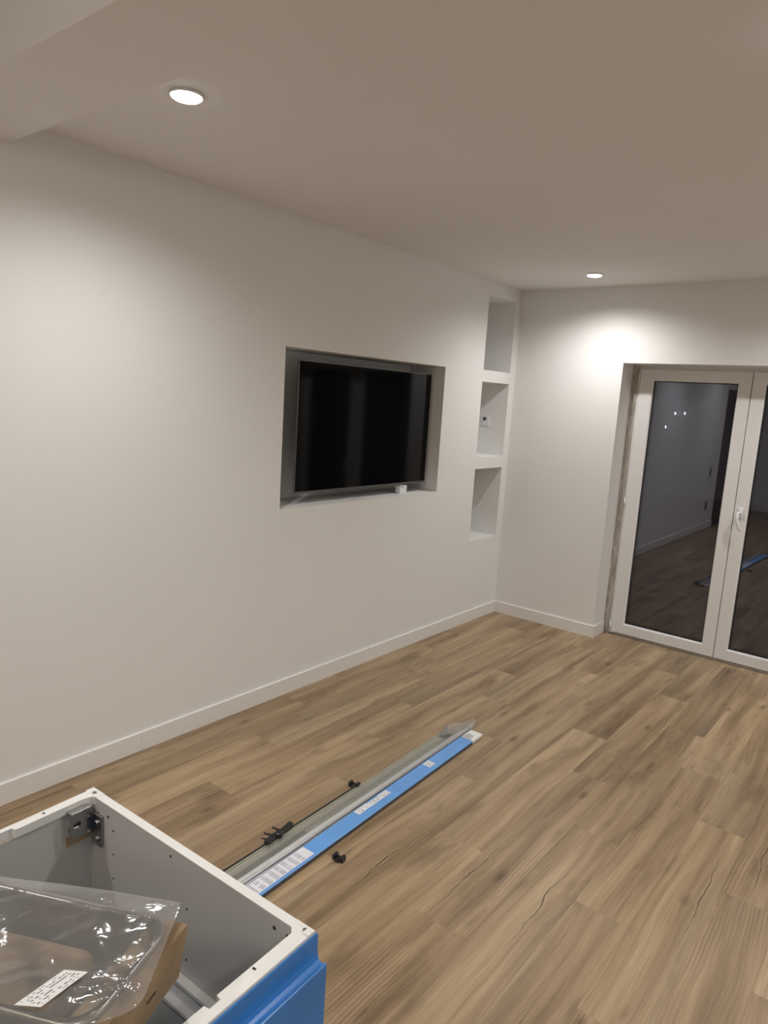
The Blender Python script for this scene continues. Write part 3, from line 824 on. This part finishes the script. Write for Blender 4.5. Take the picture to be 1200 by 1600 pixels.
# white board still under blue film
bd = tag(empty('filmed_board', (1.026, -1.957, 0), SA), 'long white board under blue film lying on the floor', 'board')
BLN = 2.35
bw = 0.033
extrude('board', [(-bw, 0.001), (bw - 0.002, 0.001), (bw, 0.004), (bw, 0.015), (bw - 0.003, 0.018), (-bw + 0.001, 0.018), (-bw, 0.017)], 1, 0.0, -BLN, M['melw'], bd)
bd_film = extrude('blue_film', [(-bw - 0.0006, 0.003), (-bw - 0.0006, 0.0186), (bw - 0.0028, 0.0186), (bw + 0.0006, 0.0152), (bw + 0.0006, 0.003), (bw + 0.0001, 0.003), (bw + 0.0001, 0.015), (bw - 0.003, 0.0181), (-bw, 0.0181), (-bw, 0.003)], 1, -0.100, -BLN + 0.01, M['blue2'], bd)
fr_ = frm('torn_film_edge', [(-0.020, -0.040, 0.0184), (0.012, -0.050, 0.0184), (0.020, -0.103, 0.0190), (-0.030, -0.106, 0.0190), (-0.012, -0.065, 0.0215), (0.006, -0.072, 0.0215)],
          [(0, 1, 5, 4), (1, 2, 5), (2, 3, 4, 5), (3, 0, 4)], M['film'], bd)
def flat(name, y0, y1, x0, x1, material, sk=0.0):
    return sheet(name, [(x0, y0), (x1, y0 + sk), (x1, y1 + sk), (x0, y1)], 0.0188, material, bd)
box('side_shade', (bw + 0.0005, -BLN + 0.012, 0.002), (bw + 0.0012, -0.102, 0.0150), M['edge'], bd)  # dark strip painting the shade along the board's right side
flat('label', -0.952, -0.872, -0.031, -0.002, M['label'])
flat('label', -0.870, -0.800, -0.026, -0.001, M['label2'])
flat('label', -0.798, -0.740, -0.029, 0.000, M['label'])
flat('label', -0.455, -0.408, -0.029, 0.011, M['label'])
flat('printed_sheet', -1.60, -1.245, -0.0325, 0.024, M['sheet'])

# white round rail
rl = tag(empty('round_rail', (0.974, -1.93, 0), math.radians(2.1)), 'long thin white round rail beside the blue board', 'rail')
tube('rail_tube', [(0, 0, 0.021), (0, -2.30, 0.021)], 0.0125, M['melw'], rl, 20)
tube('rail_lip', [(0.013, -0.02, 0.011), (0.013, -2.28, 0.011)], 0.0028, M['silver'], rl, 8)
tube('rail_lip', [(0.0165, -0.05, 0.0085), (0.0165, -2.28, 0.0085)], 0.0022, M['tvback'], rl, 8)
# flat grey-green strip
M['strip'] = mat('grey_green_metal', (0.44, 0.43, 0.32), 0.35, 0.3)
M['stripd'] = mat('dark_green_groove', (0.12, 0.12, 0.075), 0.4)
fs_ = tag(empty('flat_strip', (0.925, -2.02, 0), math.radians(1.9)), 'flat grey-green metal strip on the floor inside clear sleeve', 'strip')
extrude('strip', [(-0.036, 0.001), (0.030, 0.001), (0.030, 0.008), (0.026, 0.008), (0.026, 0.005), (0.004, 0.005), (0.004, 0.008), (-0.004, 0.008), (-0.004, 0.005), (-0.030, 0.005), (-0.030, 0.009), (-0.036, 0.009)], 1, 0.0, -2.2, M['strip'], fs_)
box('groove_insert', (0.006, -2.18, 0.005), (0.023, -1.10, 0.0062), M['stripd'], fs_)
box('edge_profile', (-0.044, -2.2, 0.0008), (-0.0375, -0.70, 0.012), M['tvback'], fs_, 0.001)
# clear sleeve over strip and rail, flaring at the far end
sl = tag(empty('plastic_sleeve', (0.945, -1.96, 0), math.radians(2.0)), 'long clear plastic sleeve around the rail and strip', 'plastic sleeve')
NS, NC = 90, 20
verts, faces = [], []
random.seed(11)
for i in range(NS + 1):
    y = 0.06 - 2.30 * (i / NS) ** 1.0
    tt = i / NS
    flare = max(0.0, 1 - (0.06 - y) / 0.24)
    w0, w1 = -0.048, 0.046
    zt = 0.0365
    for k in range(NC + 1):
        s = k / NC
        x = w0 + (w1 - w0) * s
        # over the strip low, over the rail high
        hgt = 0.0135 + (zt - 0.0135) * max(0.0, min(1.0, (x - 0.002) / 0.020)) * (1 if x < 0.042 else max(0.0, (w1 - x) / 0.004))
        hgt += 0.0015 * fbm(x * 3.0, y * 0.9)
        yy = y - 0.06 - flare * 0.06 * (1 - s) ** 2
        verts.append((x, yy, max(0.0025, hgt)))
for i in range(NS):
    for k in range(NC):
        v0 = i * (NC + 1) + k
        faces.append((v0, v0 + 1, v0 + NC + 2, v0 + NC + 1))
frm('film', verts, faces, M['sleeve'], sl, True)
# crumpled open end of the sleeve
frm('open_end', [(-0.046, -0.170, 0.014), (-0.063, -0.048, 0.022), (-0.024, -0.060, 0.034), (-0.006, 0.010, 0.038), (0.021, 0.043, 0.050), (0.0224, 0.060, 0.056),
                 (0.044, 0.056, 0.032), (0.046, 0.000, 0.022), (0.044, -0.110, 0.012), (0.030, -0.060, 0.0385), (0.010, -0.130, 0.030), (-0.052, -0.060, 0.006)],
    [(0, 1, 2), (0, 2, 10), (2, 3, 9, 10), (1, 3, 2), (3, 4, 9), (4, 5, 6), (4, 6, 7, 9), (7, 8, 9), (8, 10, 9), (0, 11, 1)], M['sleeve'], sl)

# small black fittings on the floor
def clip(x, y, rz, label):
    t = tag(empty('plastic_clip', (x, y, 0), rz), label, 'clip', 'black plastic clips on the floor')
    bm = bmesh.new()
    addbox(bm, (-0.022, -0.013, 0.0005), (0.022, 0.013, 0.006), 0.001)
    addbox(bm, (-0.022, -0.013, 0.006), (-0.010, 0.013, 0.020), 0.0015)
    addbox(bm, (0.010, -0.013, 0.006), (0.022, 0.013, 0.020), 0.0015)
    bmo('body', bm, M['black'], t)
    box('tab', (-0.008, -0.020, 0.004), (0.008, 0.006, 0.011), M['black'], t, 0.001)
    tube('pin', [(-0.024, 0.004, 0.013), (0.024, 0.004, 0.013)], 0.003, M['tvback'], t, 10)
    return t
clip(0.895, -2.745, math.radians(15), 'small black plastic clip on the floor left of the sleeve')
clip(1.172, -3.145, math.radians(8), 'small black plastic clip on the floor right of the blue board')
# black articulated bracket on the strip
bk = tag(empty('hinge_bracket', (0.930, -3.215, 0.0135), math.radians(12)), 'black articulated plastic bracket lying on the clear sleeve', 'bracket')
box('arm', (-0.011, -0.010, 0.003), (0.011, 0.085, 0.012), M['black'], bk, 0.002)
box('arm', (-0.020, -0.065, 0.003), (0.004, -0.006, 0.013), M['black'], bk, 0.002)
lathe('pivot', [(0.0, 0.002), (0.015, 0.002), (0.015, 0.017), (0.010, 0.020), (0.0, 0.020)], 18, M['black'], bk, False).location = (0.002, -0.002, 0)
tube('prong', [(-0.012, -0.02, 0.010), (-0.040, -0.030, 0.014), (-0.050, -0.022, 0.012)], [0.004, 0.0035, 0.002], M['black'], bk, 8)
tube('prong', [(-0.006, 0.02, 0.010), (-0.034, 0.012, 0.016), (-0.042, 0.020, 0.014)], [0.004, 0.0035, 0.002], M['black'], bk, 8)
tube('prong', [(-0.012, -0.045, 0.008), (-0.038, -0.055, 0.010)], [0.004, 0.002], M['black'], bk, 8)

# facade across the garden, with three tiny wall lamps, dim in the night
fac = tag(empty('neighbour_house', (-2.0, 11.6, -0.12)), 'plain pale house facade across the dark garden', 'building')
box('facade', (-16.0, 0.0, 0.0), (18.0, 6.0, 6.5), M['render'], fac)
box('roof', (-16.4, -0.4, 6.5), (18.4, 6.4, 6.75), M['tvback'], fac)
for x, z, lab in ((-2.335, 1.381, 'lowest of three tiny lit lamps seen through the door glass'), (-2.164, 1.694, 'tiny lit lamp outside, left of the upper two'), (-1.959, 1.707, 'tiny lit lamp outside, right of the upper two')):
    t = tag(empty('wall_lamp', (x, 11.6, z)), lab, 'lamp', 'far outdoor lamps')
    box('bracket', (-0.012, -0.03, -0.05), (0.012, 0.0, 0.05), M['black'], t, 0.003)
    lathe('bulb', [(0.0, -0.034), (0.010, -0.028), (0.017, 0.0), (0.010, 0.028), (0.0, 0.034)], 12, M['farlamp'], t).location = (0, -0.045, 0)
